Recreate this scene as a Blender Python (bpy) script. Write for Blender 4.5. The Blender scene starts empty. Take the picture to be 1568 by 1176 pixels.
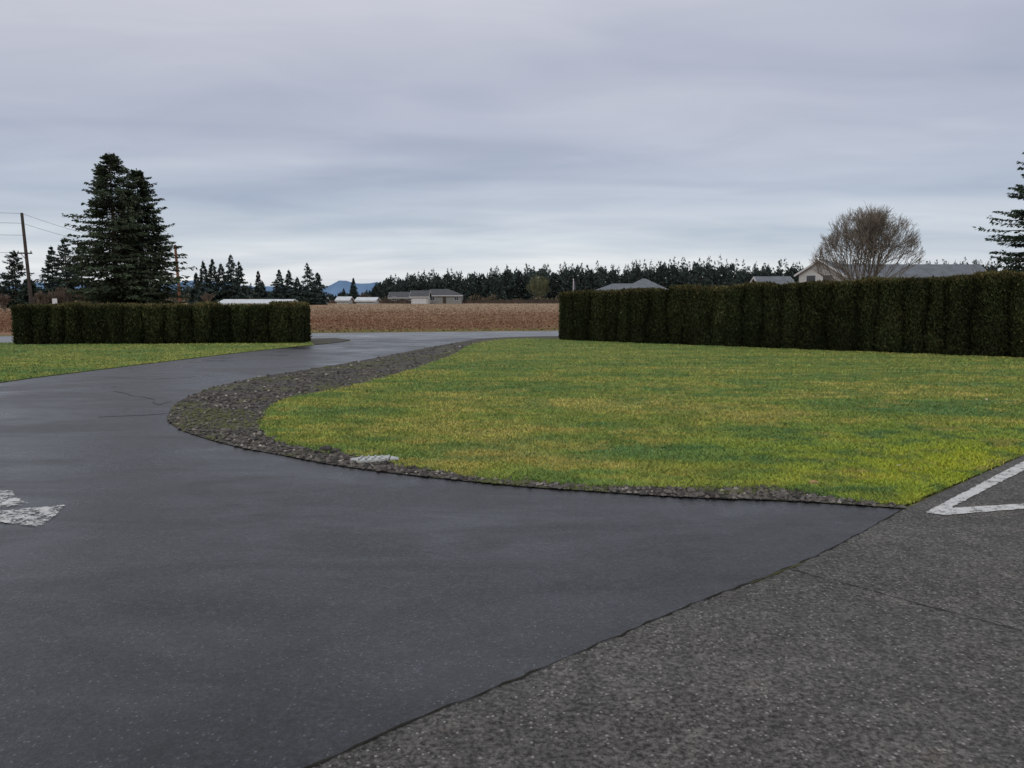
import bpy, math, random
import numpy as np
from mathutils import Vector, Matrix
rng=np.random.default_rng(7); random.seed(7)
F=1160.0; HZ=457.0; H=1.6
p=math.atan((588-HZ)/F)
# survey helpers: image measurement -> real ground coordinates (metres)
def ray(u,v):
    xc=(u-784)/F; yc=(588-v)/F
    return xc, math.cos(p)+yc*math.sin(p), -math.sin(p)+yc*math.cos(p)
def g(u,v):
    x,y,z=ray(u,v); t=-H/z
    return (x*t,y*t)
def at(u,v,Y):
    x,y,z=ray(u,v); t=Y/y
    return (x*t,Y,H+z*t)
scene=bpy.context.scene
col=scene.collection
_tab=np.random.default_rng(99).random((256,256))
def vn(x,y,o=0):
    x=np.asarray(x)+o*17.3; y=np.asarray(y)+o*31.7
    xi=np.floor(x).astype(int); yi=np.floor(y).astype(int); fx=x-xi; fy=y-yi; fx=fx*fx*(3-2*fx); fy=fy*fy*(3-2*fy)
    t=lambda a,b:_tab[a%256,b%256]
    return (t(xi,yi)*(1-fx)+t(xi+1,yi)*fx)*(1-fy)+(t(xi,yi+1)*(1-fx)+t(xi+1,yi+1)*fx)*fy
def fbm(x,y,oc=4,o=0,gain=.55):
    s=0;a=1;n=0
    for i in range(oc): s=s+a*vn(x*2**i,y*2**i,o+i); n+=a; a*=gain
    return s/n
# ---------------------------------------------------------------- materials
def pm(name,rough=.8,spec=.3):
    m=bpy.data.materials.new(name); m.use_nodes=True
    nt=m.node_tree; b=nt.nodes['Principled BSDF']
    b.inputs['Roughness'].default_value=rough
    b.inputs['Specular IOR Level'].default_value=spec
    return m,nt,b
def pos(nt,scale=(1,1,1),rot=(0,0,0)):
    gnode=nt.nodes.new('ShaderNodeNewGeometry'); mp=nt.nodes.new('ShaderNodeMapping')
    mp.inputs['Scale'].default_value=scale; mp.inputs['Rotation'].default_value=rot
    nt.links.new(gnode.outputs['Position'],mp.inputs['Vector']); return mp.outputs['Vector']
def noise(nt,vec,scale,detail=4,rough=.55,dist=0):
    n=nt.nodes.new('ShaderNodeTexNoise'); n.inputs['Scale'].default_value=scale
    n.inputs['Detail'].default_value=detail; n.inputs['Roughness'].default_value=rough
    n.inputs['Distortion'].default_value=dist
    nt.links.new(vec,n.inputs['Vector']); return n.outputs['Fac']
def ramp(nt,fac,stops):
    r=nt.nodes.new('ShaderNodeValToRGB'); e=r.color_ramp.elements
    while len(e)<len(stops): e.new(.5)
    for el,(q,c) in zip(e,stops):
        el.position=q
        el.color=(c,c,c,1) if isinstance(c,(int,float)) else (*c,1)
    nt.links.new(fac,r.inputs['Fac']); return r.outputs['Color']
def mix(nt,fac,a,b,mode='MIX'):
    m=nt.nodes.new('ShaderNodeMix'); m.data_type='RGBA'; m.blend_type=mode
    for i,val in ((0,fac),(6,a),(7,b)):
        s=m.inputs[i]
        if hasattr(val,'is_output'): nt.links.new(val,s)
        elif isinstance(val,(int,float)): s.default_value=float(val) if i==0 else (val,val,val,1)
        else: s.default_value=(*val,1)
    return m.outputs[2]
def math2(nt,op,a,b):
    m=nt.nodes.new('ShaderNodeMath'); m.operation=op
    for i,val in ((0,a),(1,b)):
        if hasattr(val,'is_output'): nt.links.new(val,m.inputs[i])
        else: m.inputs[i].default_value=val
    return m.outputs[0]
def bump(nt,b,h,strength,dist):
    n=nt.nodes.new('ShaderNodeBump'); n.inputs['Distance'].default_value=dist
    if hasattr(strength,'is_output'): nt.links.new(strength,n.inputs['Strength'])
    else: n.inputs['Strength'].default_value=strength
    nt.links.new(h,n.inputs['Height']); nt.links.new(n.outputs['Normal'],b.inputs['Normal'])
def simple(name,c,rough=.8,spec=.3,var=.25,scale=3):
    m,nt,b=pm(name,rough,spec)
    n=noise(nt,pos(nt),scale,3)
    a=tuple(x*(1-var) for x in c); d=tuple(min(1,x*(1+var)) for x in c)
    nt.links.new(ramp(nt,n,[(.3,a),(.7,d)]),b.inputs['Base Color']); return m
def attrmat(name,rough=.7,spec=.2):
    m,nt,b=pm(name,rough,spec)
    a=nt.nodes.new('ShaderNodeAttribute'); a.attribute_name='Col'
    nt.links.new(a.outputs['Color'],b.inputs['Base Color']); return m

def asphalt(name,dark,light,r0,r1,speck,spk_col,spk_thr,bs=.6,spec=.5,stain=None,vs=62):
    m,nt,b=pm(name,.4,spec)
    P=pos(nt)
    big=noise(nt,pos(nt,(.5,.8,1),(0,0,.35)),.8,4,.6,.6)
    fine=noise(nt,P,46,4,.9)
    mid=noise(nt,P,5,4,.75)
    c=ramp(nt,big,[(.35,dark),(.65,light)])
    if stain: c=mix(nt,ramp(nt,noise(nt,pos(nt,(1,1.6,1)),.9,4,.7,.5),[(.56,0.0),(.72,.6)]),c,stain)
    c=mix(nt,1.0,c,ramp(nt,fine,[(.36,.12),(.48,.7),(.55,1.3),(.66,speck)]),'MULTIPLY')
    c=mix(nt,1.0,c,ramp(nt,mid,[(.3,.7),(.7,1.3)]),'MULTIPLY')
    v=nt.nodes.new('ShaderNodeTexVoronoi'); v.inputs['Scale'].default_value=vs
    nt.links.new(P,v.inputs['Vector'])
    sp=nt.nodes.new('ShaderNodeSeparateColor'); nt.links.new(v.outputs['Color'],sp.inputs[0])
    isl=ramp(nt,sp.outputs[0],[(spk_thr,0.0),(spk_thr+.03,1.0)])
    near=ramp(nt,v.outputs['Distance'],[(.2,1.0),(.40,0.0)])
    c=mix(nt,mix(nt,1.0,isl,near,'MULTIPLY'),c,spk_col)
    nt.links.new(c,b.inputs['Base Color'])
    streak=noise(nt,pos(nt,(.6,1.5,1),(0,0,-.5)),.9,5,.62,1.0)
    wet=ramp(nt,math2(nt,'ADD',math2(nt,'MULTIPLY',big,.5),math2(nt,'MULTIPLY',streak,.5)),[(.38,0.0),(.58,1.0)])
    nt.links.new(ramp(nt,wet,[(0,r0),(1,r1)]),b.inputs['Roughness'])
    hh=mix(nt,.6,v.outputs['Distance'],fine)
    bump(nt,b,hh,ramp(nt,wet,[(0,bs*.5),(1,bs)]),.010)
    return m
M_drive=asphalt('wet_asphalt',(.0085,.0095,.0115),(.018,.020,.024),.20,.46,2.8,(.075,.078,.083),.87,.8,.40)
M_road=asphalt('road_asphalt',(.05,.052,.057),(.075,.078,.084),.22,.45,1.5,(.1,.1,.1),.9)
M_park=asphalt('old_asphalt',(.052,.050,.046),(.080,.076,.069),.65,.9,2.0,(.22,.21,.195),.85,.8,.3,(.12,.10,.083),55)

def turf():
    m,nt,b=pm('lawn_turf',.9,.05)
    P=pos(nt)
    c=ramp(nt,noise(nt,P,3,3,.7),[(.32,(.08,.12,.028)),(.6,(.13,.15,.04))])
    nt.links.new(c,b.inputs['Base Color']); return m
M_lawn=turf(); M_blade=attrmat('lawn_blades',.75,.15)
def lawncol(X,Y):
    a=fbm(X*.5+Y*.1,Y*1.25,5,1,.62); a=(a-.5)*2.2+.5
    cs=np.array([(.115,.215,.068),(.19,.27,.060),(.27,.31,.063),(.40,.365,.10)]); xs=[.12,.42,.62,.98]
    c=np.stack([np.interp(a,xs,cs[:,k]) for k in range(3)],1)
    n2=fbm(X*3.5,Y*4.5,3,5)[:,None]; k=(n2-.5)*2.2
    c=c*(1+k*np.array([.45,.36,.3]))
    n3=fbm(X*1.3,Y*2.0,3,9)
    dk=np.clip((n3-.60)/.09,0,1)[:,None]*.5; c=c*(1-dk)+np.array([.085,.20,.065])*dk
    yl=np.clip((fbm(X*1.9,Y*3.0,3,13)-.60)/.07,0,1)[:,None]*.5; c=c*(1-yl)+np.array([.46,.38,.10])*yl
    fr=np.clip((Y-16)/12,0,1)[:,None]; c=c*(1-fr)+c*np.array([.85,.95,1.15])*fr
    d=np.hypot(X-4.9,(Y-6.6)*1.0); mo=np.clip(1.05-d*.28,0,.9)*np.clip((n2[:,0]-.36)/.15,.1,1); mo=mo[:,None]
    c=c*(1-mo)+np.array([.37,.43,.03])*mo
    return np.clip(c,.01,.8)

def gravelmat():
    m,nt,b=pm('gravel',.75,.3)
    P=pos(nt)
    v=nt.nodes.new('ShaderNodeTexVoronoi'); v.inputs['Scale'].default_value=22
    nt.links.new(P,v.inputs['Vector'])
    c=mix(nt,1.0,ramp(nt,v.outputs['Distance'],[(0,(.10,.085,.07)),(.7,(.014,.011,.009))]),ramp(nt,noise(nt,P,12,4,.8),[(.3,.3),(.7,1.9)]),'MULTIPLY')
    c=mix(nt,ramp(nt,noise(nt,P,1.3,4,.65),[(.50,0.0),(.66,.8)]),c,(.075,.08,.018))
    nt.links.new(c,b.inputs['Base Color'])
    bump(nt,b,v.outputs['Distance'],.8,.03); return m
M_gravel=gravelmat()
def fieldmat():
    m,nt,b=pm('dry_field',.95,.05)
    a=noise(nt,pos(nt,(.07,.08,1)),1,5,.7,.6)
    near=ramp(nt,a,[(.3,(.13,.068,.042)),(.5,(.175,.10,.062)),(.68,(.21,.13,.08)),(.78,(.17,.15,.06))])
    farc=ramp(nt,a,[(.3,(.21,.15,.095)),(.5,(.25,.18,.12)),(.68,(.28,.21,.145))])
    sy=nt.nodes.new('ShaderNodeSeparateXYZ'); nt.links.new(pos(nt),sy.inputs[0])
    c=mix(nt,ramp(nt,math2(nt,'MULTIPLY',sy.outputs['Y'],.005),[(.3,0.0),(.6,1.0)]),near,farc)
    nt.links.new(c,b.inputs['Base Color']); return m
M_field=fieldmat()
def groundmat():
    m,nt,b=pm('rough_ground',.95,.05)
    a=noise(nt,pos(nt,(.03,.08,1)),1,6,.65,.4)
    c=ramp(nt,a,[(.3,(.07,.075,.03)),(.55,(.13,.12,.05)),(.7,(.19,.14,.08))])
    nt.links.new(c,b.inputs['Base Color']); return m
M_ground=groundmat()
M_leaf=attrmat('evergreen_foliage',.75,.12)
M_hedge=attrmat('hedge_foliage',.8,.08)
M_bladef=attrmat('dry_grass_blades',.9,.05)
M_bark=simple('bark',(.07,.055,.042),.9,.1,.35,4)
M_twig=simple('bare_twigs',(.16,.133,.107),.9,.1,.25,2)
M_pole=simple('pole_wood',(.16,.075,.05),.85,.15,.3,2)
M_polegrey=simple('pole_wood_grey',(.06,.05,.045),.85,.15,.3,2)
M_wire=simple('wire',(.03,.03,.03),.6,.3,.1)
M_glass=simple('window_glass',(.03,.035,.045),.12,.5,.2)
M_white=simple('white_paint',(.55,.55,.55),.6,.3,.06)
M_trim=simple('white_trim',(.5,.5,.49),.6,.3,.05)
M_stone=attrmat('stones',.7,.3)
def paintmat(name,thr,soft):
    m,nt,b=pm(name,.6,.35)
    P=pos(nt)
    w=ramp(nt,math2(nt,'ADD',math2(nt,'MULTIPLY',noise(nt,P,9,4,.7),.5),math2(nt,'MULTIPLY',noise(nt,P,48,4,.85),.5)),[(thr-soft,1.0),(thr+soft,0.0)])
    c=mix(nt,noise(nt,P,20,3,.7),(.34,.34,.33),(.56,.56,.55)); nt.links.new(c,b.inputs['Base Color'])
    tr=nt.nodes.new('ShaderNodeBsdfTransparent'); ms=nt.nodes.new('ShaderNodeMixShader'); out=nt.nodes['Material Output']
    nt.links.new(w,ms.inputs[0]); nt.links.new(b.outputs[0],ms.inputs[1]); nt.links.new(tr.outputs[0],ms.inputs[2]); nt.links.new(ms.outputs[0],out.inputs[0])
    bump(nt,b,noise(nt,P,48,4,.85),.6,.008); return m
M_paint=paintmat('worn_white_marking',.44,.05); M_paint2=paintmat('very_worn_white_marking',.505,.03)

# ---------------------------------------------------------------- mesh helpers
def mk(name,V,Fc,mat,C=None,parent=None,smooth=False):
    V=np.asarray(V,dtype=np.float32); Fc=np.asarray(Fc,dtype=np.int32); k=Fc.shape[1]
    me=bpy.data.meshes.new(name)
    me.vertices.add(len(V)); me.vertices.foreach_set('co',V.ravel())
    me.loops.add(Fc.size); me.loops.foreach_set('vertex_index',Fc.ravel())
    me.polygons.add(len(Fc)); me.polygons.foreach_set('loop_start',np.arange(len(Fc),dtype=np.int32)*k)
    me.update(calc_edges=True)
    if C is not None:
        a=me.attributes.new('Col','FLOAT_COLOR','POINT')
        CC=np.ones((len(V),4),dtype=np.float32); CC[:,:3]=C; a.data.foreach_set('color',CC.ravel())
    me.materials.append(mat)
    me.polygons.foreach_set('use_smooth',np.full(len(Fc),bool(smooth)))
    o=bpy.data.objects.new(name,me); col.objects.link(o)
    if parent: o.parent=parent
    return o
def empty(name,loc=(0,0,0),rz=0):
    e=bpy.data.objects.new(name,None); e.location=loc; e.rotation_euler=(0,0,rz); col.objects.link(e); e.empty_display_size=.3
    return e
from mathutils.geometry import tessellate_polygon
def poly(name,pts,z,mat):
    me=bpy.data.meshes.new(name)
    vv=[Vector((x,y,0)) for x,y in pts]
    fs=[]
    for t in tessellate_polygon([vv]):
        a,b,c=[vv[i] for i in t]
        n=(b-a).cross(c-a)
        if abs(n.z)<1e-9: continue
        fs.append(tuple(t) if n.z>0 else tuple(reversed(t)))
    me.from_pydata([(x,y,z) for x,y in pts],[],fs); me.materials.append(mat)
    o=bpy.data.objects.new(name,me); col.objects.link(o); return o
def spline(pts,n=8):
    P_=[np.array(q,float) for q in pts]; out=[]
    P2=[2*P_[0]-P_[1]]+P_+[2*P_[-1]-P_[-2]]
    for i in range(1,len(P2)-2):
        a,b,c,d=P2[i-1],P2[i],P2[i+1],P2[i+2]
        for j in range(n):
            t=j/n
            out.append(.5*((2*b)+(-a+c)*t+(2*a-5*b+4*c-d)*t*t+(-a+3*b-3*c+d)*t**3))
    out.append(P_[-1]); return [tuple(q) for q in out]
def jit(pts,a):
    o=[pts[0]]
    for q in pts[1:-1]: o.append((q[0]+random.gauss(0,a),q[1]+random.gauss(0,a)))
    o.append(pts[-1]); return o
def inside(X,Y,pts):
    pts=np.array(pts); r=np.zeros(len(X),bool); n=len(pts); j=n-1
    for i in range(n):
        xi,yi=pts[i]; xj,yj=pts[j]
        if yi!=yj:
            c=((yi>Y)!=(yj>Y))&(X<(xj-xi)*(Y-yi)/(yj-yi)+xi)
            r^=c
        j=i
    return r
def strip(name,pts,w,z,mat,jw=.4):
    V=[];Fc=[]
    for i,q in enumerate(pts):
        a=np.array(pts[max(0,i-1)]); b=np.array(pts[min(len(pts)-1,i+1)]); d=b-a; d=d/np.linalg.norm(d); nrm=np.array([-d[1],d[0]])
        ww=w*(1+random.uniform(-jw,jw))/2
        for s in (-1,1): V.append((q[0]+nrm[0]*ww*s,q[1]+nrm[1]*ww*s,z))
        if i: Fc.append((2*i-2,2*i,2*i+1,2*i-1))
    return mk(name,V,Fc,mat)
def resample(pts,step):
    P_=np.array(pts); d=np.r_[0,np.cumsum(np.linalg.norm(np.diff(P_,axis=0),axis=1))]; s=np.arange(0,d[-1]-step*.5,step)
    return [tuple(q) for q in np.stack([np.interp(s,d,P_[:,0]),np.interp(s,d,P_[:,1])],1)]+[tuple(P_[-1])]
def diamonds(Pc,D,L,W,C,r=rng):
    """leaf-sized quads"""
    n=len(Pc); D=D/np.maximum(1e-6,np.linalg.norm(D,axis=1,keepdims=True))
    S=np.cross(D,r.normal(size=(n,3))); S/=np.maximum(1e-6,np.linalg.norm(S,axis=1,keepdims=True))
    L=np.broadcast_to(np.asarray(L,float).reshape(-1,1),(n,1)); W=np.broadcast_to(np.asarray(W,float).reshape(-1,1),(n,1))
    V=np.stack([Pc,Pc+D*L*.45+S*W/2,Pc+D*L,Pc+D*L*.45-S*W/2],1).reshape(-1,3)
    Fc=np.arange(4*n).reshape(-1,4)
    return V,Fc,np.repeat(C,4,axis=0)
class Acc:
    def __init__(s): s.V=[];s.F=[];s.C=[];s.n=0
    def add(s,V,Fc,C=None):
        V=np.asarray(V,float); s.V.append(V); s.F.append(np.asarray(Fc)+s.n); s.n+=len(V)
        s.C.append(np.ones((len(V),3)) if C is None else C)
    def tube(s,p0,p1,r0,r1,n=5):
        p0=np.array(p0,float);p1=np.array(p1,float);d=p1-p0;l=np.linalg.norm(d)
        if l<1e-6:return
        d/=l; a=np.cross(d,[0,0,1] if abs(d[2])<.9 else [1,0,0]); a/=np.linalg.norm(a); b=np.cross(d,a)
        th=np.arange(n)*2*math.pi/n; ring=np.outer(np.cos(th),a)+np.outer(np.sin(th),b)
        V=np.concatenate([p0+ring*r0,p1+ring*r1]); i=np.arange(n); j=(i+1)%n
        s.add(V,np.stack([i,j,j+n,i+n],1))
    def box(s,x0,x1,y0,y1,z0,z1):
        V=[(x,y,z) for z in (z0,z1) for y in (y0,y1) for x in (x0,x1)]
        s.add(V,[(0,2,3,1),(4,5,7,6),(0,1,5,4),(1,3,7,5),(3,2,6,7),(2,0,4,6)])
    def get(s): return np.concatenate(s.V),np.concatenate(s.F),np.concatenate(s.C)
    def make(s,name,mat,parent=None,col_=False):
        V,Fc,C=s.get(); return mk(name,V,Fc,mat,C if col_ else None,parent)
# ---------------------------------------------------------------- ground sheets
S=4000
poly('ground',[(-S,-40),(S,-40),(S,S),(-S,S)],0,M_ground)
def rc(x): return 33.3+.22*(x+3)
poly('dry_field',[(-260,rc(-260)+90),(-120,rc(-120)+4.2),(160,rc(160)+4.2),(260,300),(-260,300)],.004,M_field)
poly('road',[(-170,rc(-170)-3),(170,rc(170)-3),(170,rc(170)+3),(-170,rc(-170)+3)],.008,M_road)
left_edge=spline([g(-500,672),g(-250,626),g(0,587),g(130,570),g(300,549),g(420,535),g(482,529)],6)
flare=spline([g(482,529),g(520,525),g(537,521.5),g(520,517.5)],5)
outer=spline([g(853,515),g(790,516.5),g(740,519),g(700,525),g(640,536),g(560,552),g(470,567),g(380,582),g(312,600),g(272,618),g(258,638),g(270,656),g(310,672),g(370,688),g(440,701),g(500,713),g(600,727),g(700,738),g(800,748),g(900,755),g(1000,762),g(1100,767),g(1200,770),g(1300,776),g(1385,782)],6)
park_edge=[g(1385,782),g(1290,835),g(1210,873),g(1080,922),g(940,982),g(800,1042),g(640,1107),g(480,1180)]
a,b=np.array(park_edge[-2]),np.array(park_edge[-1]); back=tuple(b+(b-a)/np.linalg.norm(b-a)*8)
pe=jit(resample(spline(park_edge,10)+[back],.07),.005)
gr1=g(520,517.5)
drive=left_edge+flare[1:]+[(gr1[0]+.1,rc(gr1[0])-2.6),(outer[0][0]+3,rc(outer[0][0]+3)-2.6),(outer[0][0]+3,outer[0][1])]+jit(outer,.008)+pe[1:]+[(-30,-12),(-30,left_edge[0][1])]
poly('driveway',drive,.012,M_drive)
e0=np.array(g(1385,782)); e1=np.array(g(1568,699)); dirn=(e1-e0)/np.linalg.norm(e1-e0); far=tuple(e0+dirn*14)
poly('parking_pavement',[far]+pe+[(pe[-1][0],-16),(40,-16),(40,far[1]-3)],.016,M_park)
inner=spline([g(900,517),g(853,519.5),g(790,519),g(740,524),g(712,532),g(700,541),g(645,562),g(560,587),g(480,604),g(425,617),g(404,638),g(399,658),g(418,676),g(470,690),g(530,700),g(600,713),g(700,731),g(800,741),g(900,747),g(1000,750),g(1100,750),g(1180,750),g(1260,764),g(1330,774),g(1385,778)],6)
A=np.array(g(853,521)); B=np.array(g(1568,549)); hd=(B-A)/np.linalg.norm(B-A); hn=np.array([-hd[1],hd[0]])
if hn[1]<0: hn=-hn
hend=A+hd*np.linalg.norm(B-A)*1.6
poly('gravel_border',outer+[tuple(A+hd*6)]+[tuple(A+hd*2+hn*1.2)],.020,M_gravel)
lawnp=jit(resample(inner,.2),.03)+[tuple(e0+dirn*3),tuple(e0+dirn*14),tuple(hend+hn*.3),tuple(A+hn*.3)]
poly('lawn',lawnp,.024,M_lawn)
LA=np.array(g(16,528)); LB=np.array(g(470,525.5)); ld=(LB-LA)/np.linalg.norm(LB-LA); ln=np.array([-ld[1],ld[0]])
leftl=[q for q in left_edge]+[g(478,526.5),tuple(LB+ln*1),tuple(LA+ln*1.2-ld*25)]
poly('lawn',leftl,.022,M_lawn)
poly('gravel_patch',[g(478,528.8),g(520,524.8),g(535,521.5),g(515,518.2),tuple(LB+ln*2.2-ld*2),tuple(LB+ln*.8-ld*2)],.018,M_gravel)
def make_blades(name,polyg,n,dmin,dmax,kx0,kx1,z0):
    inv=rng.uniform(1/dmax,1/dmin,n); Y=1/inv; X=rng.uniform(kx0,kx1,n)*Y
    q=fbm(X*6,Y*6,2,21)*.10-.05
    ok=inside(X+rng.normal(0,.012,n)+q,Y+rng.normal(0,.015,n)+q,polyg); X=X[ok];Y=Y[ok]; m=len(X)
    hgt=rng.uniform(.012,.030,m)*(1+.012*Y)*(.7+.6*fbm(X*4,Y*4,2,31)); w=.0045+.0009*Y
    ang=rng.uniform(0,2*math.pi,m)
    lean=rng.normal(0,.9,(m,2))*hgt[:,None]
    base=np.stack([X,Y,np.full(m,z0)],1); s=np.stack([np.cos(ang),np.sin(ang),np.zeros(m)],1)*w[:,None]/2
    tip=base+np.concatenate([lean,hgt[:,None]],1)
    V=np.stack([base-s,base+s,tip],1).reshape(-1,3)
    c=rng.uniform(.65,1.35,m); C=np.stack([c*rng.uniform(.85,1.2,m),c,c*rng.uniform(.8,1.3,m)],1)*lawncol(X,Y)
    C3=np.repeat(C,3,axis=0); C3[0::3]*=.8;C3[1::3]*=.8
    return mk(name,V,np.arange(3*m).reshape(-1,3),M_blade,C3)
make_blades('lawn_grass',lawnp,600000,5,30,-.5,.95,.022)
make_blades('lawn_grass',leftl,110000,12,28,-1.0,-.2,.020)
def stones(name,polyg,excl,n,dmin,dmax,kx0,kx1,smin,smax,z0,cm=1.0):
    inv=rng.uniform(1/dmax,1/dmin,n); Y=1/inv; X=rng.uniform(kx0,kx1,n)*Y
    xe=X+rng.normal(0,.03,n); ye=Y+rng.normal(0,.05,n)
    ok=inside(X,Y,polyg)
    if excl is not None: ok&=~inside(xe,ye,excl)
    X=X[ok];Y=Y[ok];m=len(X)
    s=rng.uniform(smin**.5,smax**.5,m)**2*(1+.03*(Y-6))
    base=np.array([(1,0,0),(0,1,0),(-1,0,0),(0,-1,0),(0,0,.7),(0,0,-.7)],float)
    V=base[None]*s[:,None,None]*rng.uniform(.6,1.3,(m,6,3))
    th=rng.uniform(0,6.28,m); c_,s_=np.cos(th)[:,None],np.sin(th)[:,None]
    V=np.stack([V[...,0]*c_-V[...,1]*s_,V[...,0]*s_+V[...,1]*c_,V[...,2]],-1)
    V+=np.stack([X,Y,np.full(m,z0)],1)[:,None]+np.array([0,0,1])*(s*.2)[:,None,None]
    fb=np.array([(0,1,4),(1,2,4),(2,3,4),(3,0,4),(1,0,5),(2,1,5),(3,2,5),(0,3,5)])
    Fc=(np.arange(m)[:,None,None]*6+fb[None]).reshape(-1,3)
    t=rng.uniform(.015,.10,m)*cm; t=np.where(rng.random(m)<.10,t*2.4+.03,t); C=np.stack([t*1.12,t,t*.88],1)
    mo=np.clip((fbm(X*1.1,Y*1.1,3,41)-.5)/.08,0,1)[:,None]*.75*(rng.random((m,1))<.7); C=C*(1-mo)+np.array([.075,.085,.02])*mo
    return mk(name,V.reshape(-1,3),Fc,M_stone,np.repeat(C,6,axis=0))
stones('gravel_stones',outer,inner+[tuple(e0+dirn*3),tuple(hend),tuple(A)],60000,5,28,-.6,.6,.007,.034,.021)
n=60000; Y=1/rng.uniform(1/16,1/5,n); X=rng.uniform(-.55,.6,n)*Y
ok=inside(X,Y,outer)&(fbm(X*1.1,Y*1.1,3,41)>.53)&~inside(X,Y,inner+[tuple(e0+dirn*3),tuple(hend),tuple(A)]); X=X[ok][:14000];Y=Y[ok][:14000];m=len(X)
V,Fc,C=diamonds(np.stack([X,Y,np.full(m,.02)],1),rng.normal(0,.6,(m,3))+[0,0,1],rng.uniform(.01,.03,m),.008,np.array([[.13,.16,.035]])*rng.uniform(.5,1.5,(m,1)))
mk('weed_tufts',V,Fc,M_blade,C)
M_joint=simple('joint_dirt',(.018,.017,.014),.9,.1,.4,20)
M_moss=simple('joint_moss',(.07,.07,.025),.95,.05,.5,9)
strip('pavement_joint',pe,.010,.020,M_joint,.7)
strip('joint_moss_line',jit(resample([g(1150,899),g(1180,886),g(1215,873),g(1235,864)],.04),.004),.006,.024,M_moss,.9)
strip('pavement_crack',jit(resample([g(1212,877),g(1330,908),g(1450,942),g(1568,972),g(1750,1020)],.05),.005),.006,.020,M_joint,.7)
poly('parking_line',jit(resample([g(1418,788),g(1490,750),g(1568,709),g(1700,640),g(1730,642),g(1568,723),g(1500,758),g(1455,782),g(1600,773),g(1700,767),g(1700,777),g(1568,783),g(1445,793),g(1419,789)],.04),.004),.022,M_paint)
poly('painted_arrow',jit(resample([g(-120,770),g(-30,754),g(20,754),g(22,763),g(48,775),g(5,780),g(-60,778),g(-119,771)],.04),.006),.018,M_paint2)
poly('painted_arrow',jit(resample([g(-120,790),g(0,786),g(101,776),g(85,793),g(62,810),g(0,803),g(-120,800),g(-121,791)],.04),.006),.018,M_paint2)
M_seal=simple('crack_sealant',(.010,.010,.011),.5,.4,.2,20)
for pts in ([g(175,600),g(205,607),g(235,612),g(240,622),g(262,616)],[g(150,640),g(215,637),g(262,634)],[g(160,578),g(230,582),g(300,578)]):
    strip('crack_sealant',jit(resample(pts,.2),.02),.03,.017,M_seal,.6)
# ---------------------------------------------------------------- field grass
n=110000; Y=1/rng.uniform(1/240,1/36,n); X=rng.uniform(-1,1,n)*(18+Y*.75)
ok=(Y>33.3+.22*(X+3)+4.0)&(Y<260); X=X[ok];Y=Y[ok];m=len(X)
P_=np.stack([X,Y,np.zeros(m)],1); D=np.stack([rng.normal(0,.6,m),rng.normal(0,.6,m),np.ones(m)],1)
t=np.clip((fbm(X*.10,Y*.10,4,51)-.5)*2.0+.3,0,1)[:,None]
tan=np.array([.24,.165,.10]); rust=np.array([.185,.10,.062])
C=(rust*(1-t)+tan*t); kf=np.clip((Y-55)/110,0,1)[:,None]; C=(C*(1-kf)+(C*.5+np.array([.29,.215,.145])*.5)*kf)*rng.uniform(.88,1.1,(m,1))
verge=(Y<33.3+.22*(X+3)+6.0)[:,None]&(rng.random((m,1))<.7); C=np.where(verge,np.array([.20,.19,.08]),C)
V,Fc,C=diamonds(P_,D,rng.uniform(.05,.13,m),.04+Y*.0018,C)
mk('field_grass',V,Fc,M_bladef,C)
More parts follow.
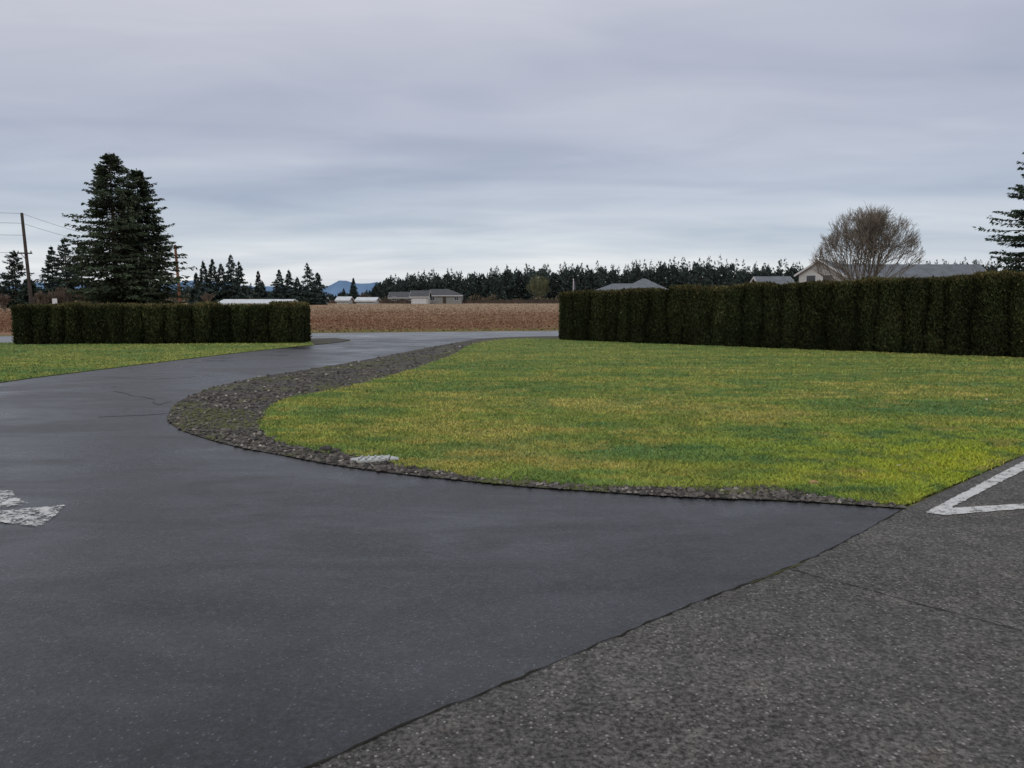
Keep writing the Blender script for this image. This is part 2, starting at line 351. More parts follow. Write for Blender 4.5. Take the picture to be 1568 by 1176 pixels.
# ---------------------------------------------------------------- hedges
def hedge(name,P0,P1,h0,h1,thick,dens,leaf,spacing=.72):
    P0=np.array(P0);P1=np.array(P1); L=np.linalg.norm(P1-P0); d=(P1-P0)/L; nb=np.array([-d[1],d[0]])
    if nb[1]<0: nb=-nb
    root=empty(name)
    ncol=int(L/spacing)+1; coff=rng.normal(0,.07,ncol+2); hoff=rng.normal(0,.045,ncol+2); wob=rng.uniform(0,6,4); cdep=rng.uniform(.7,1.3,ncol+2); clum=rng.uniform(.75,1.3,ncol+2)
    def ci(s,z):
        q=s/spacing+.22*np.sin(s*1.3+wob[0])+.12*np.sin(s*3.1+wob[1])+.07*np.sin(z*3+s*5)
        i=np.clip(np.floor(q).astype(int),0,ncol); return i,np.clip(q-i,0,1)
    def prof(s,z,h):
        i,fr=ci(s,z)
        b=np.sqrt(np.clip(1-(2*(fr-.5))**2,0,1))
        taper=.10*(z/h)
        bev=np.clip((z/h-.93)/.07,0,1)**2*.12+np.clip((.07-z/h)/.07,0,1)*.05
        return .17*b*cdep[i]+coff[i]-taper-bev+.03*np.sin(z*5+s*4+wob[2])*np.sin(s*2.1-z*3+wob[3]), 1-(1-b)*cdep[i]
    ns=int(L/.09);nz=14; s=np.linspace(0,L,ns)
    rows=[]; hh=h0+(h1-h0)*s/L
    for side in (0,1):
        for k in (range(nz+1) if side==0 else range(nz,-1,-1)):
            zf=k/nz*.97; z=hh*zf; o,b=prof(s,z,hh)
            endr=np.clip(1-np.minimum(s,L-s)/.25,0,1)**2*.2
            off=(-o+.06+endr) if side==0 else (thick+o-.06-endr)
            rows.append(np.stack([P0[0]+d[0]*s+nb[0]*off,P0[1]+d[1]*s+nb[1]*off,z],1))
    G=np.array(rows); R=len(rows); V=G.reshape(-1,3); Fc=[]
    for r_ in range(R-1):
        i=np.arange(ns-1); Fc.append(np.stack([r_*ns+i,r_*ns+i+1,(r_+1)*ns+i+1,(r_+1)*ns+i],1))
    for r_ in range(nz):
        for e in (0,ns-1):
            Fc.append(np.array([[r_*ns+e,(r_+1)*ns+e,(R-2-r_)*ns+e,(R-1-r_)*ns+e]]))
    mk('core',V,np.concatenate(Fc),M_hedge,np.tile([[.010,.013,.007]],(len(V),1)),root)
    acc=Acc()
    def emit(n,kind):
        s=rng.uniform(0,L,n); hh=h0+(h1-h0)*s/L
        i,_=ci(s,hh*.5)
        if kind=='front' or kind=='back':
            z=rng.uniform(0.0,1.0,n)*hh; o,b=prof(s,z,hh)
            endr=np.clip(1-np.minimum(s,L-s)/.25,0,1)**2*.2
            o=o-endr+rng.normal(0,.04,n)
            off=-o if kind=='front' else thick+o
            sg=-1 if kind=='front' else 1
            D=np.stack([nb[0]*sg*.45+rng.normal(0,.3,n),nb[1]*sg*.45+rng.normal(0,.3,n),rng.uniform(.3,1.2,n)],1)
            lum=.34+.78*np.clip(b,0,1)  # shading in the grooves between columns is painted into the leaf colour
        elif kind=='top':
            z=hh+hoff[i]+rng.normal(0,.035,n)-.04; off=rng.uniform(-.02,thick+.02,n)
            D=np.stack([rng.normal(0,.5,n),rng.normal(0,.5,n),np.full(n,.9)],1); lum=np.full(n,1.0)
        else:
            e=rng.integers(0,2,n); s=np.where(e==0,.0+rng.normal(0,.03,n),L+rng.normal(0,.03,n)); hh=h0+(h1-h0)*np.clip(s,0,L)/L
            z=rng.uniform(0,1,n)*hh; off=rng.uniform(.1,thick-.1,n)
            sg=np.where(e==0,-1,1); D=np.stack([d[0]*sg*.5+rng.normal(0,.3,n),d[1]*sg*.5+rng.normal(0,.3,n),rng.uniform(.4,1.1,n)],1); lum=np.ones(n)
        Pc=np.stack([P0[0]+d[0]*s+nb[0]*off,P0[1]+d[1]*s+nb[1]*off,z],1)
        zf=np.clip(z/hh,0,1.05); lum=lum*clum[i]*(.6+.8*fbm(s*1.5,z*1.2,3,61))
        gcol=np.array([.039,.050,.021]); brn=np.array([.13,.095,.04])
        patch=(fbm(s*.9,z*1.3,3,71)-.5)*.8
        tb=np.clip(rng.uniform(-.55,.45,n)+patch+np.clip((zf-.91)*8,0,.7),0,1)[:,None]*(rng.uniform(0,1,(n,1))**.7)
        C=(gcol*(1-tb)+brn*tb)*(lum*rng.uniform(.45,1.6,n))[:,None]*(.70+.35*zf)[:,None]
        acc.add(*diamonds(Pc,D,rng.uniform(.7,1.6,n)*leaf,rng.uniform(.35,.7,n)*leaf,C))
    area=L*(h0+h1)/2
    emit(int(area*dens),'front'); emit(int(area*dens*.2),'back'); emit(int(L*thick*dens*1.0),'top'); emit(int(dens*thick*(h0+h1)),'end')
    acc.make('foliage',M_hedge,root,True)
zt=lambda v,Y:H+(HZ-v)*Y/F
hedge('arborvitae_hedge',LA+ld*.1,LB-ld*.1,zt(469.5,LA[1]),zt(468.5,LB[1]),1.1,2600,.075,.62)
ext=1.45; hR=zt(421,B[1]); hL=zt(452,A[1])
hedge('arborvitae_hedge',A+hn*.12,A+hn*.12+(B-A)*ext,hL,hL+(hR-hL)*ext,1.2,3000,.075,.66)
# ---------------------------------------------------------------- conifers
def conifer(x,y,Ht,R,levels,nb,per,size,base=.06,seed=0,colr=(.022,.036,.020),shape=.8,droop=.3,irr=.3,facc=None,wacc=None,wood=True,lean=0,wr=.42,rise=.5,tip=.45,k=14):
    r=np.random.default_rng(seed)
    N=levels*nb
    t=np.repeat((np.arange(levels)+.5)/levels,nb)+r.normal(0,.5/levels,N); t=np.clip(t,0,.985)
    z0=Ht*(base+(1-base)*t**.92)
    az=r.uniform(0,2*math.pi,N)
    sect=1+irr*np.sin(az*2+seed)+irr*.6*np.sin(az*3+t*9+seed*2)
    Lb=R*(1-t)**shape*np.clip(r.normal(.85,.2,N),.3,1.25)*sect*np.where(t<.12,.45+t*4.5,1)+size*.3*(1-t)
    s=r.uniform(.12,1,(N,per))**.75
    rad=np.stack([np.cos(az),np.sin(az)],1); lat=np.stack([-np.sin(az),np.cos(az)],1)
    off=r.uniform(-1,1,(N,per))*(1.1-s)*Lb[:,None]*.38
    zz=z0[:,None]+Lb[:,None]*(-droop*s+droop*.45*s*s)+t[:,None]*Lb[:,None]*s*rise-np.abs(off)*.15+r.normal(0,.12*size,(N,per))
    X=x+rad[:,0,None]*s*Lb[:,None]+lat[:,0,None]*off+lean*zz; Y=y+rad[:,1,None]*s*Lb[:,None]+lat[:,1,None]*off
    Pc=np.stack([X,Y,zz],-1).reshape(-1,3); n=len(Pc)
    sg=np.sign(off)
    dz=-.25-tip*.4
    D=np.stack([rad[:,0,None]*.9+lat[:,0,None]*sg*.6,rad[:,1,None]*.9+lat[:,1,None]*sg*.6,np.full((N,per),dz)],-1).reshape(-1,3)+r.normal(0,.35,(n,3))
    lum=(.45+.75*s.reshape(-1))*r.uniform(.55,1.4,n)*np.repeat(r.uniform(.65,1.3,N),per)  # crown's inner shade put into the colour: darker near trunk, lighter outside
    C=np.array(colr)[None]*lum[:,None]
    sz=size*r.uniform(.6,1.3,n)*(1-tip*np.repeat(t,per))
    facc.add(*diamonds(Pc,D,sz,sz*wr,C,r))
    tt=r.uniform(.93,1.0,k); Pt=np.stack([np.full(k,x)+lean*Ht*tt,np.full(k,y),Ht*tt],1); Dt=np.stack([r.normal(0,.12,k),r.normal(0,.12,k),np.ones(k)],1)
    facc.add(*diamonds(Pt,Dt,size*.6,size*.18,np.tile(np.array(colr)*.9,(k,1)),r))
    if wacc is not None:
        if wood:
            wacc.tube((x,y,0),(x+lean*Ht*.5,y,Ht*.5),Ht*.018,Ht*.011,7); wacc.tube((x+lean*Ht*.5,y,Ht*.5),(x+lean*Ht,y,Ht*.98),Ht*.011,.02,6)
            for i in range(N):
                q0=np.array([x+lean*z0[i],y,z0[i]]); L_=Lb[i]*.8
                q1=np.array([x+lean*z0[i]+rad[i,0]*L_,y+rad[i,1]*L_,z0[i]+L_*(-droop*.75)+t[i]*L_*rise*.8])
                wacc.tube(q0,q1,.015+.012*L_,.01,3)
        else:
            wacc.tube((x,y,0),(x,y,Ht*.9),Ht*.014,.02,5)
def fir(name,specs,**kw):
    root=empty(name); f_=Acc(); w_=Acc()
    for (u,v,Yd,wpx,sd) in specs:
        xx,yy,zz=at(u,v,Yd)
        conifer(xx,yy,zz,wpx/2/F*Yd,facc=f_,wacc=w_,seed=sd,**kw)
    f_.make('crown',M_leaf,root,True); w_.make('trunk_and_limbs',M_bark,root)
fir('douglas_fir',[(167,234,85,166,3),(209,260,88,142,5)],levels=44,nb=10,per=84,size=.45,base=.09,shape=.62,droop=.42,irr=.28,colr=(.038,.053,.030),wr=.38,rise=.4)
fir('fir_tree',[(1612,160,42,190,11)],levels=34,nb=8,per=95,size=.25,base=.04,shape=.8,droop=.18,irr=.22,colr=(.036,.054,.035),wr=.38)
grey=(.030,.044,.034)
for i,(u,v,Yd,w) in enumerate([(20,384,115,62),(98,364,108,62),(122,372,112,60),(-40,392,112,70),(-110,370,112,80),
    (78,378,118,44),(44,425,104,34)]):
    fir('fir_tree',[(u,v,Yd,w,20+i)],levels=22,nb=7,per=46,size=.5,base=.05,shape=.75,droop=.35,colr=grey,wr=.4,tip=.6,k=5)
for i,(u,v,Yd,w) in enumerate([(311,400,160,36),(325,397,165,38),(338,404,162,34),(353,391,160,38),(366,401,166,28),(300,418,168,28),(395,415,210,22),(402,432,205,24),
    (427,413,195,34),(442,414,198,32),(470,403,190,42),(486,417,195,34),(455,425,188,34),(541,426,240,22)]):
    fir('fir_tree',[(u,v,Yd,w,60+i)],levels=20,nb=7,per=30,size=.75,base=.03,shape=.85,droop=.4,wood=False,colr=(.034,.050,.042),wr=.4,rise=.1,tip=.65,k=4)
f_=Acc(); w_=Acc()
def topv(u): return np.interp(u,[-400,0,250,470,495,570,590,640,700,760,830,900,1000,1080,1150,1235,1400,1900],[440,440,446,447,453,450,430,421,418,412,408,404,402,398,401,406,404,400])+4*np.sin(np.asarray(u)*.045)*np.sin(np.asarray(u)*.017+1)
kk=0
for row,(Yd,step,dv) in enumerate([(345,8,-3),(322,9,3),(304,10,13)]):
    u=-350
    while u<1900:
        u+=step*random.choice([.3,.5,.9,1.3,1.9])
        if row>0 and u<560 and random.random()<.4: continue
        v=topv(u)+dv+random.gauss(0,4.0)
        v=min(v,454)
        xx,yy,zz=at(u,v,Yd+random.uniform(-8,8)); zz=max(zz,2.5)
        conifer(xx,yy,zz,zz*random.uniform(.20,.34),15,4,11,1.35,base=.02,seed=1000+kk,colr=tuple(np.array((.034,.050,.044))*random.uniform(.5,1.4)),shape=random.uniform(.75,1.0),droop=.6,rise=.0,irr=.12,facc=f_,wacc=w_,wood=False,wr=.5,tip=.7,k=2); kk+=1
n=70000; Yd=rng.uniform(306,350,n); u=rng.uniform(-350,1900,n); X=(u-784)/F*Yd
tops=H+(HZ-topv(u))*Yd/F
hmax=np.clip(tops*.76,1.5,20)+1.0*np.sin(u*.35)+1.0*np.sin(u*.13+1)
Z=rng.uniform(0,1,n)**.7*hmax
Cb=np.array([.028,.040,.035])[None]*rng.uniform(.5,1.4,(n,1))*(.6+.8*fbm(u*.05,Z*.1,3,81))[:,None]
f_.add(*diamonds(np.stack([X,Yd,Z],1),rng.normal(size=(n,3))*.5+[0,0,.9],rng.uniform(1,2.2,n),rng.uniform(.5,1.1,n),Cb))
n=9000; Yd=rng.uniform(242,262,n); u=rng.uniform(-350,1900,n); X=(u-784)/F*Yd; hm=np.clip(1.4+1.0*np.sin(u*.07)+.8*np.sin(u*.19+2),.5,4); Z=rng.uniform(0,1,n)*hm
Cb=np.array([.075,.062,.042])[None]*rng.uniform(.5,1.4,(n,1))
f_.add(*diamonds(np.stack([X,Yd,Z],1),rng.normal(size=(n,3))+[0,0,.8],rng.uniform(.6,1.3,n),rng.uniform(.3,.8,n),Cb))
root=empty('distant_tree_row')
f_.make('crowns',M_leaf,root,True)
w_.make('trunks',M_bark,root)
# ---------------------------------------------------------------- bare trees
def bare(name,u,Yd,vtop,wpx,vbase_c,seed,mat=M_twig,stems=11,lv=5,rad0=.10,trunk=.5,thin=1.0,up=.10,an=(.2,.6)):
    R=random.Random(seed); x,y,zt_=at(u,vtop,Yd); rx=wpx/2/F*Yd
    root=empty(name); acc=Acc()
    cz=zt_*vbase_c; rz=zt_-cz
    def inn(q,s=1.0):
        dz=(q[2]-cz)/rz if q[2]>cz else (q[2]-cz)/(cz*.95)
        return ((q[0]-x)/rx)**2+((q[1]-y)/rx)**2+dz*dz<s
    def grow(q,d,L,r,l):
        d=d.normalized(); pts=[q]; n=3
        for i in range(n):
            d=(d+Vector((R.gauss(0,.09),R.gauss(0,.09),up+R.gauss(0,.05)))).normalized(); q2=pts[-1]+d*(L/n)
            if l>0 and not inn(q2,R.uniform(.7,1.12)):
                if i==0:return
                break
            acc.tube(pts[-1],q2,r*(1-.25*i/n),r*(1-.25*(i+1)/n),5 if l<2 else 3); pts.append(q2)
        if l>=lv: return
        nc=R.choice([3,3,4])
        for c in range(nc):
            b=pts[-1] if c<2 else pts[R.randrange(1,len(pts))]
            ax=Vector((R.gauss(0,1),R.gauss(0,1),R.gauss(0,1))).normalized()
            dd=Matrix.Rotation(R.uniform(*an),3,ax)@d
            grow(b,dd,L*R.uniform(.6,.85),max(r*.6,.006*thin),l+1)
    base=Vector((x,y,0)); top=Vector((x,y,trunk)); acc.tube(base,top,rad0*1.5,rad0*1.2,8)
    for i in range(stems):
        a=i*2.4+R.uniform(-.3,.3); tl=.10+1.05*((i+.5)/stems)**.8
        grow(top,Vector((math.cos(a)*math.sin(tl),math.sin(a)*math.sin(tl),math.cos(tl))),zt_*.25,rad0*.55,0)
    acc.make('trunk_and_branches',mat,root)
bare('bare_tree',1331,40,309,162,.50,4,stems=18,lv=6,rad0=.08,trunk=1.3,thin=.9,up=.03,an=(.15,.65))
M_twig2=simple('brown_twigs',(.13,.10,.08),.9,.1,.3,2)
bare('bare_shrub',1500,46,388,85,.4,9,M_twig2,stems=9,lv=4,trunk=.3,rad0=.05)
bare('bare_shrub',1545,44,392,60,.4,10,M_twig2,stems=8,lv=4,trunk=.3,rad0=.05)
for i,(u,Yd,vt,w) in enumerate([(95,95,434,60),(125,98,440,50),(65,92,442,40),(5,95,446,50),(160,100,446,45),(318,150,444,40)]):
    bare('bare_shrub',u,Yd,vt,w,.45,30+i,M_twig2,stems=8,lv=4,rad0=.09,trunk=.3,thin=4)
M_twig3=simple('olive_twigs',(.11,.115,.065),.9,.1,.3,1)
bare('bare_tree',826,270,414,42,.4,51,M_twig3,stems=12,lv=4,rad0=.22,trunk=1,thin=8,an=(.2,.7))
# ---------------------------------------------------------------- hills
V=[];Fc=[];nx=260
for i in range(nx+1):
    X=-3500+i*27; u=784+F*X/2600
    hh=16+50*math.exp(-((u-515)/30)**2)+40*math.exp(-((u-572)/26)**2)+50*math.exp(-((u-285)/60)**2)+30*math.exp(-((u-400)/60)**2)+40*math.exp(-((u-60)/120)**2)+4*math.sin(u*.06)+2.0*math.sin(u*.21)
    V+= [(X,2600,-5),(X,2700,max(hh,3)),(X,2900,-5)]
    if i:
        a=3*(i-1); Fc+=[(a,a+3,a+4,a+1),(a+1,a+4,a+5,a+2)]
M_hill=simple('hazy_forest_hill',(.12,.19,.30),1,.0,.12,.01)  # distance haze is painted in as a blue base colour
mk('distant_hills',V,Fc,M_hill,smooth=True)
# ---------------------------------------------------------------- houses
def roofmat(name,c): return simple(name,c,.85,.2,.18,1.2)
R_grey=roofmat('grey_shingles',(.11,.12,.135)); R_dark=roofmat('dark_shingles',(.06,.062,.068)); R_white=roofmat('white_metal_roof',(.45,.47,.49))
W_white=simple('white_siding',(.42,.42,.40),.7,.2,.06); W_sage=simple('sage_siding',(.34,.35,.33),.7,.2,.06); W_grey=simple('grey_siding',(.2,.2,.19),.8,.2,.1); W_tan=simple('taupe_siding',(.24,.22,.19),.8,.2,.1)
def house(name,uc,Yd,w,d,wh,rh,rz=0,kind='gable',wall=W_white,roof=R_grey,garage=False,wins=3,gablewin=False,door=True):
    x=(uc-784)/F*Yd
    root=empty(name,(x,Yd,0),rz); hw=w/2; o=.45
    a=Acc(); a.box(-hw,hw,0,d,0,wh); a.make('walls',wall,root)
    if kind=='gable':
        for sx in (-1,1):
            xx=sx*hw; mk('gable_wall',[(xx,0,wh),(xx,d,wh),(xx,d/2,wh+rh)],[(0,1,2)],wall,None,root)
        sl=rh/(d/2); t=.12; rf=Acc()
        for sg,y0 in ((1,-o),(-1,d+o)):
            zl=wh-o*sl+.04; zr=wh+rh+.04
            rf.add([(-hw-o,y0,zl),(hw+o,y0,zl),(hw+o,d/2,zr),(-hw-o,d/2,zr),(-hw-o,y0,zl+t),(hw+o,y0,zl+t),(hw+o,d/2,zr+t),(-hw-o,d/2,zr+t)],
              [(0,1,2,3),(4,7,6,5),(0,4,5,1),(1,5,6,2),(3,7,4,0)])
        rf.make('roof',roof,root)
        fdz=o*sl
    else:
        r_=min(d/2,hw)*.98; zl=wh+.03; e=o; fdz=0
        Vv=[(-hw-e,-e,zl),(hw+e,-e,zl),(hw+e,d+e,zl),(-hw-e,d+e,zl),(-hw+r_,d/2,wh+rh),(hw-r_,d/2,wh+rh)]
        me=bpy.data.meshes.new('roof'); me.from_pydata(Vv,[],[(0,1,5,4),(1,2,5),(2,3,4,5),(3,0,4),(3,2,1,0)]); me.materials.append(roof)
        ob=bpy.data.objects.new('roof',me); col.objects.link(ob); ob.parent=root
    fz=Acc(); fz.box(-hw-o,hw+o,-o-.06,-o-.01,wh-.2-fdz,wh+.02-fdz); fz.make('fascia_gutter',M_trim,root)
    if kind=='gable':
        fz=Acc()
        for xx in (-hw-o-.04,hw+o+.005):
            for (ya,yb) in ((-o,d/2),(d/2,d+o)):
                za=wh+rh-abs(ya-d/2)*sl+.04; zb=wh+rh-abs(yb-d/2)*sl+.04
                fz.add([(xx,ya,za-.12),(xx+.035,ya,za-.12),(xx+.035,yb,zb-.12),(xx,yb,zb-.12),(xx,ya,za+.1),(xx+.035,ya,za+.1),(xx+.035,yb,zb+.1),(xx,yb,zb+.1)],[(0,1,2,3),(4,7,6,5),(0,3,7,4),(1,5,6,2)])
        fz.make('rake_boards',M_trim,root)
    xs=list(np.linspace(-hw+1.5,hw-1.5,max(1,wins+(2 if garage else 0)+(1 if door else 0)))) if wins+door>0 else []
    if garage:
        ga=Acc(); gx=0 if w<6 else -hw+3.0
        for r_ in range(4):
            for c_ in range(4): ga.box(gx-2.0+c_*1.0+.03,gx-2.0+(c_+1)*1.0-.03,-.06,-.01,.05+r_*.5+.02,.05+(r_+1)*.5-.02)
        ga.make('garage_door',M_white,root); xs=[q for q in xs if q>gx+3.2]
    for i,q in enumerate(xs):
        fr=Acc(); gl=Acc()
        if door and i==len(xs)//2:
            fr.box(q-.5,q+.5,-.05,-.005,0,2.1); fr.make('front_door',M_bark,root); continue
        fr.box(q-.75,q+.75,-.05,-.005,1.0,2.2); gl.box(q-.66,q-.03,-.07,-.052,1.08,2.12); gl.box(q+.03,q+.66,-.07,-.052,1.08,2.12)
        fr.make('window_frame',M_trim,root); gl.make('window_glass',M_glass,root)
    if gablewin:
        for zc in ((1.6,wh*.75+.4) if wh>4 else (1.6,)):
            for yc in (d*.3,d*.7):
                fr=Acc(); fr.box(-hw-.05,-hw-.005,yc-.6,yc+.6,zc-.6,zc+.6); gl=Acc(); gl.box(-hw-.07,-hw-.052,yc-.5,yc+.5,zc-.5,zc+.5)
                fr.make('side_window_frame',M_trim,root); gl.make('side_window_glass',M_glass,root)
    return root
house('ranch_house',962,150,14.0,9,2.7,1.9,0,'hip',W_tan,R_grey,wins=4)
house('ranch_house',990,158,9.5,9,3.0,2.8,0,'hip',W_tan,R_grey,wins=2)
house('farm_house',672,232,14,9,2.5,2.0,0,'hip',W_grey,R_dark,wins=3)
house('garage_building',643,222,4.8,7,2.3,1.5,0,'gable',W_white,R_dark,garage=True,wins=0,door=False)
house('farm_house',617,236,8,8,2.0,1.5,0,'gable',W_grey,R_dark,wins=2)
house('white_barn',561,215,5.2,7,1.0,.8,0,'gable',W_white,R_white,wins=0,door=False)
house('white_barn',526,222,3.4,6,1.1,.9,0,'gable',W_white,R_white,wins=0,door=False)
house('greenhouse_shed',390,140,12.5,7,.7,.6,0,'gable',W_white,R_white,wins=0,door=False)
house('shed',490,200,3,4,.9,.9,0,'gable',W_grey,R_dark,wins=0,door=False)
house('white_house',1290,90,5.5,4.6,4.5,1.5,math.radians(55),'gable',W_white,R_grey,wins=2,gablewin=True)
house('long_house',1405,96,19,9,3.2,2.7,0,'gable',W_sage,R_grey,wins=5)
house('garden_shed',1188,80,3.0,4,2.8,1.0,0,'gable',W_sage,R_grey,wins=1,door=False)
fe=Acc(); Yf=236
for i in range(88):
    xx=-70+i*1.5
    fe.box(xx-.07,xx+.07,Yf,Yf+.12,0,1.25)
    for b_ in range(6): fe.box(xx+.1+b_*.23,xx+.1+b_*.23+.2,Yf-.03,Yf-.005,.05,1.15+random.uniform(-.03,.03))
fe.make('wooden_fence',simple('fence_wood',(.06,.045,.038),.9,.1,.3,.5))
# ---------------------------------------------------------------- utility poles
def upole(u,v,Yd,mat,arms,lean=0,rad=.17):
    x,y,z=at(u,v,Yd); root=empty('utility_pole',(x,y,0)); a=Acc()
    a.tube((0,0,0),(lean,0,z),rad,rad*.75,10)
    a.make('pole',mat,root)
    b=Acc()
    for zz,w_ in arms:
        b.box(-w_/2+lean*zz/z,w_/2+lean*zz/z,-.26,-.16,zz-.06,zz+.06)
        for q in (-w_/2+.1,w_/2-.1): b.tube((q+lean*zz/z,-.21,zz+.06),(q+lean*zz/z,-.21,zz+.25),.05,.03,6)
        b.tube((lean*zz/z-.4,-.21,zz),(lean*zz/z,-.15,zz-.5),.03,.03,5)
    if arms: b.make('crossarms_and_insulators',M_polegrey,root)
    return (x+lean,y,z)
t1=upole(39,326,72,M_polegrey,[(at(36,388,72)[2],1.4)],-.35)
t2=upole(272,375,118,M_pole,[],-.4,.24)
def wire(name,a_,b_,sag,r_=.014):
    a_=np.array(a_);b_=np.array(b_); acc=Acc(); n_=16; pr=a_
    for i in range(1,n_+1):
        t=i/n_; q=a_*(1-t)+b_*t; q[2]-=sag*4*t*(1-t); acc.tube(pr,q,r_,r_,4); pr=q
    acc.make(name,M_wire)
for k,dz in enumerate([0,-.9,-2.0,-3.6]):
    A1=np.array([t1[0],t1[1],t1[2]+dz-.05])
    wire('power_line',A1,(t1[0]-30,t1[1]-25,t1[2]+dz+.4),.5)
    if k<2: wire('power_line',A1,(t2[0],t2[1],t2[2]+dz*.8-.1),.9)
x,y,z=at(878,428,110); root=empty('flag_pole',(x,y,0)); a=Acc(); a.tube((0,0,0),(0,0,z),.07,.05,8); a.tube((0,0,z),(0,0,z+.12),.10,.04,8); a.make('pole',M_trim,root)
a=Acc(); a.add([(.05,0,z-.2),(.25,.06,z-.3),(.28,.08,z-1.5),(.05,0,z-1.3)],[(0,1,2,3)]); a.make('flag',simple('flag_cloth',(.10,.09,.12)),root)
x,y,z=at(84,460,42); root=empty('road_sign',(x,y,0)); a=Acc(); a.box(-.03,.03,0,.05,0,z+.15); a.make('post',M_polegrey,root); a=Acc(); a.box(-.13,.13,-.03,-.005,z-.2,z+.1); a.make('sign_plate',M_white,root)
# ---------------------------------------------------------------- small things
x,y=g(570,709); root=empty('splash_block',(x,y,.03),math.radians(6)); a=Acc()
M_conc=simple('pale_concrete',(.36,.37,.36),.8,.2,.25,12)
a.add([(-.21,-.03,0),(-.10,-.11,0),(.16,-.09,0),(.17,.07,0),(-.08,.08,0),(-.20,.03,0)]+[(-.21,-.03,.02),(-.10,-.11,.02),(.16,-.09,.03),(.17,.07,.03),(-.08,.08,.02),(-.20,.03,.02)],[(6,7,10,11),(7,8,9,10),(0,1,7,6),(1,2,8,7),(2,3,9,8),(3,4,10,9),(4,5,11,10),(5,0,6,11)])
for i in range(5): a.tube((-.12+i*.065,-.085,.028),(-.10+i*.065,.065,.030),.009,.009,5)
a.make('ribbed_slab',M_conc,root)
a=Acc(); a.add([(.175,-.06,0),(.26,-.03,0),(.25,.06,0),(.18,.07,0),(.175,-.06,.02),(.26,-.03,.012),(.25,.06,.012),(.18,.07,.022)],[(4,5,6,7),(0,1,5,4),(1,2,6,5),(2,3,7,6),(3,0,4,7)]); a.make('broken_end',M_conc,root)
def rock(name,u,v,s,c):
    x,y=g(u,v); r=np.random.default_rng(int(u)); bpy.ops.mesh.primitive_ico_sphere_add(subdivisions=2,radius=1,location=(x,y,s*.3+.02)); o=bpy.context.object; o.name=name; o.data.name=name
    for vt in o.data.vertices: vt.co=Vector((vt.co.x*s*1.3,vt.co.y*s,vt.co.z*s*.7))*float(r.uniform(.75,1.15))
    o.data.materials.append(c)
M_rock=simple('dark_rock',(.045,.04,.035),.8,.3,.4,20)
rock('rock',500,694,.06,M_rock); rock('rock',514,696,.045,M_rock); rock('rock',486,696,.03,M_rock); rock('rock',1245,745,.04,simple('tan_rock',(.3,.2,.1),.9,.1,.3,20))
M_dry=simple('dead_leaf',(.36,.31,.22),.9,.1,.2,30)
lf=Acc()
for (u,v) in [(1508,616),(888,659),(1372,720)]:
    x,y=g(u,v)
    lf.add(*diamonds(np.array([[x,y,.045]]),np.array([[1.,.3,.1]]),.06,.05,np.ones((1,3))))
lf.make('fallen_leaves',M_dry)
# ---------------------------------------------------------------- world
w=bpy.data.worlds.new('World'); scene.world=w; w.use_nodes=True; nt=w.node_tree; nt.nodes.clear()
out=nt.nodes.new('ShaderNodeOutputWorld'); b1=nt.nodes.new('ShaderNodeBackground'); b2=nt.nodes.new('ShaderNodeBackground'); ms=nt.nodes.new('ShaderNodeMixShader')
sky=nt.nodes.new('ShaderNodeTexSky'); sky.sky_type='NISHITA'; sky.sun_disc=False; sky.sun_elevation=math.radians(35); sky.sun_rotation=math.radians(200)
nt.links.new(sky.outputs[0],b1.inputs[0]); b1.inputs[1].default_value=.1
tc=nt.nodes.new('ShaderNodeTexCoord'); sx=nt.nodes.new('ShaderNodeSeparateXYZ'); nt.links.new(tc.outputs['Generated'],sx.inputs[0])
c=ramp(nt,sx.outputs['Z'],[(0.0,(.74,.76,.79)),(.035,(.76,.785,.82)),(.07,(.63,.68,.745)),(.12,(.45,.505,.61)),(.20,(.48,.51,.61)),(.28,(.56,.572,.655)),(.37,(.66,.66,.73)),(1,(1.3,1.3,1.33))])
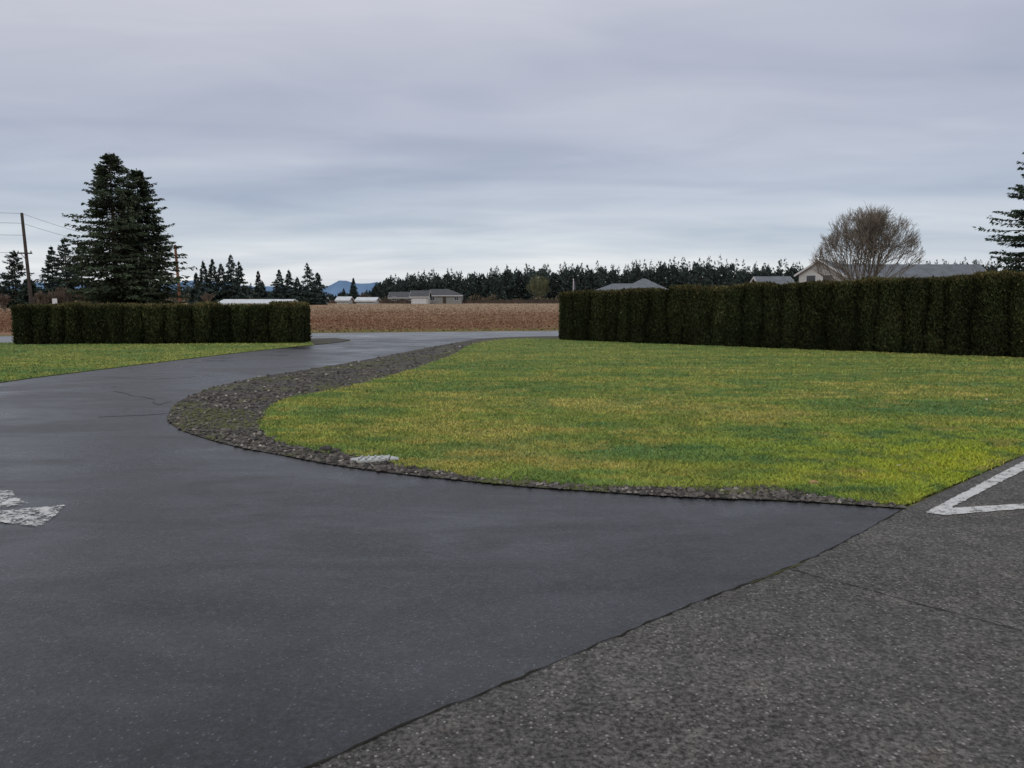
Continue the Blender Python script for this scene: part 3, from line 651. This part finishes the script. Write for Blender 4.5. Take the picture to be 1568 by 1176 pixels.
za=math2(nt,'ADD',math2(nt,'MAXIMUM',sx.outputs['Z'],0.0),.11)
cx=nt.nodes.new('ShaderNodeCombineXYZ'); nt.links.new(math2(nt,'DIVIDE',sx.outputs['X'],za),cx.inputs[0]); nt.links.new(math2(nt,'DIVIDE',sx.outputs['Y'],za),cx.inputs[1])
def cl(scale,rot,sc,det,rg,d):
    mp=nt.nodes.new('ShaderNodeMapping'); mp.inputs['Scale'].default_value=scale; mp.inputs['Rotation'].default_value=(0,0,rot); nt.links.new(cx.outputs[0],mp.inputs[0])
    return noise(nt,mp.outputs[0],sc,det,rg,d)
n1=cl((.45,.95,1),-.35,.85,3,.45,.5); n2=cl((.7,1.2,1),.4,1.9,4,.5,.8)
c=mix(nt,1.0,c,ramp(nt,n1,[(.34,(.82,.855,.90)),(.66,(1.17,1.15,1.105))]),'MULTIPLY')
c=mix(nt,1.0,c,ramp(nt,n2,[(.3,(.935,.945,.96)),(.7,(1.06,1.05,1.04))]),'MULTIPLY')
nt.links.new(c,b2.inputs[0]); b2.inputs[1].default_value=1.0
ms.inputs[0].default_value=.93; nt.links.new(b1.outputs[0],ms.inputs[1]); nt.links.new(b2.outputs[0],ms.inputs[2]); nt.links.new(ms.outputs[0],out.inputs[0])
L=bpy.data.lights.new('sun','SUN'); L.energy=.8; L.angle=math.radians(20); L.color=(1,.96,.9); lo=bpy.data.objects.new('sun',L); col.objects.link(lo)
el=math.radians(35); az=math.radians(200)
sd=Vector((math.sin(az)*math.cos(el),math.cos(az)*math.cos(el),math.sin(el)))
lo.rotation_euler=sd.to_track_quat('Z','Y').to_euler(); lo.location=(0,0,30)
# ---------------------------------------------------------------- camera
cam=bpy.data.cameras.new('camera'); co=bpy.data.objects.new('camera',cam); col.objects.link(co)
co.location=(0,0,H); co.rotation_euler=(math.pi/2-p,0,0); cam.sensor_width=36; cam.lens=36*F/1568; cam.clip_end=8000; cam.clip_start=.05
scene.camera=co
scene.view_settings.view_transform='Standard'; scene.view_settings.look='None'; scene.view_settings.exposure=0
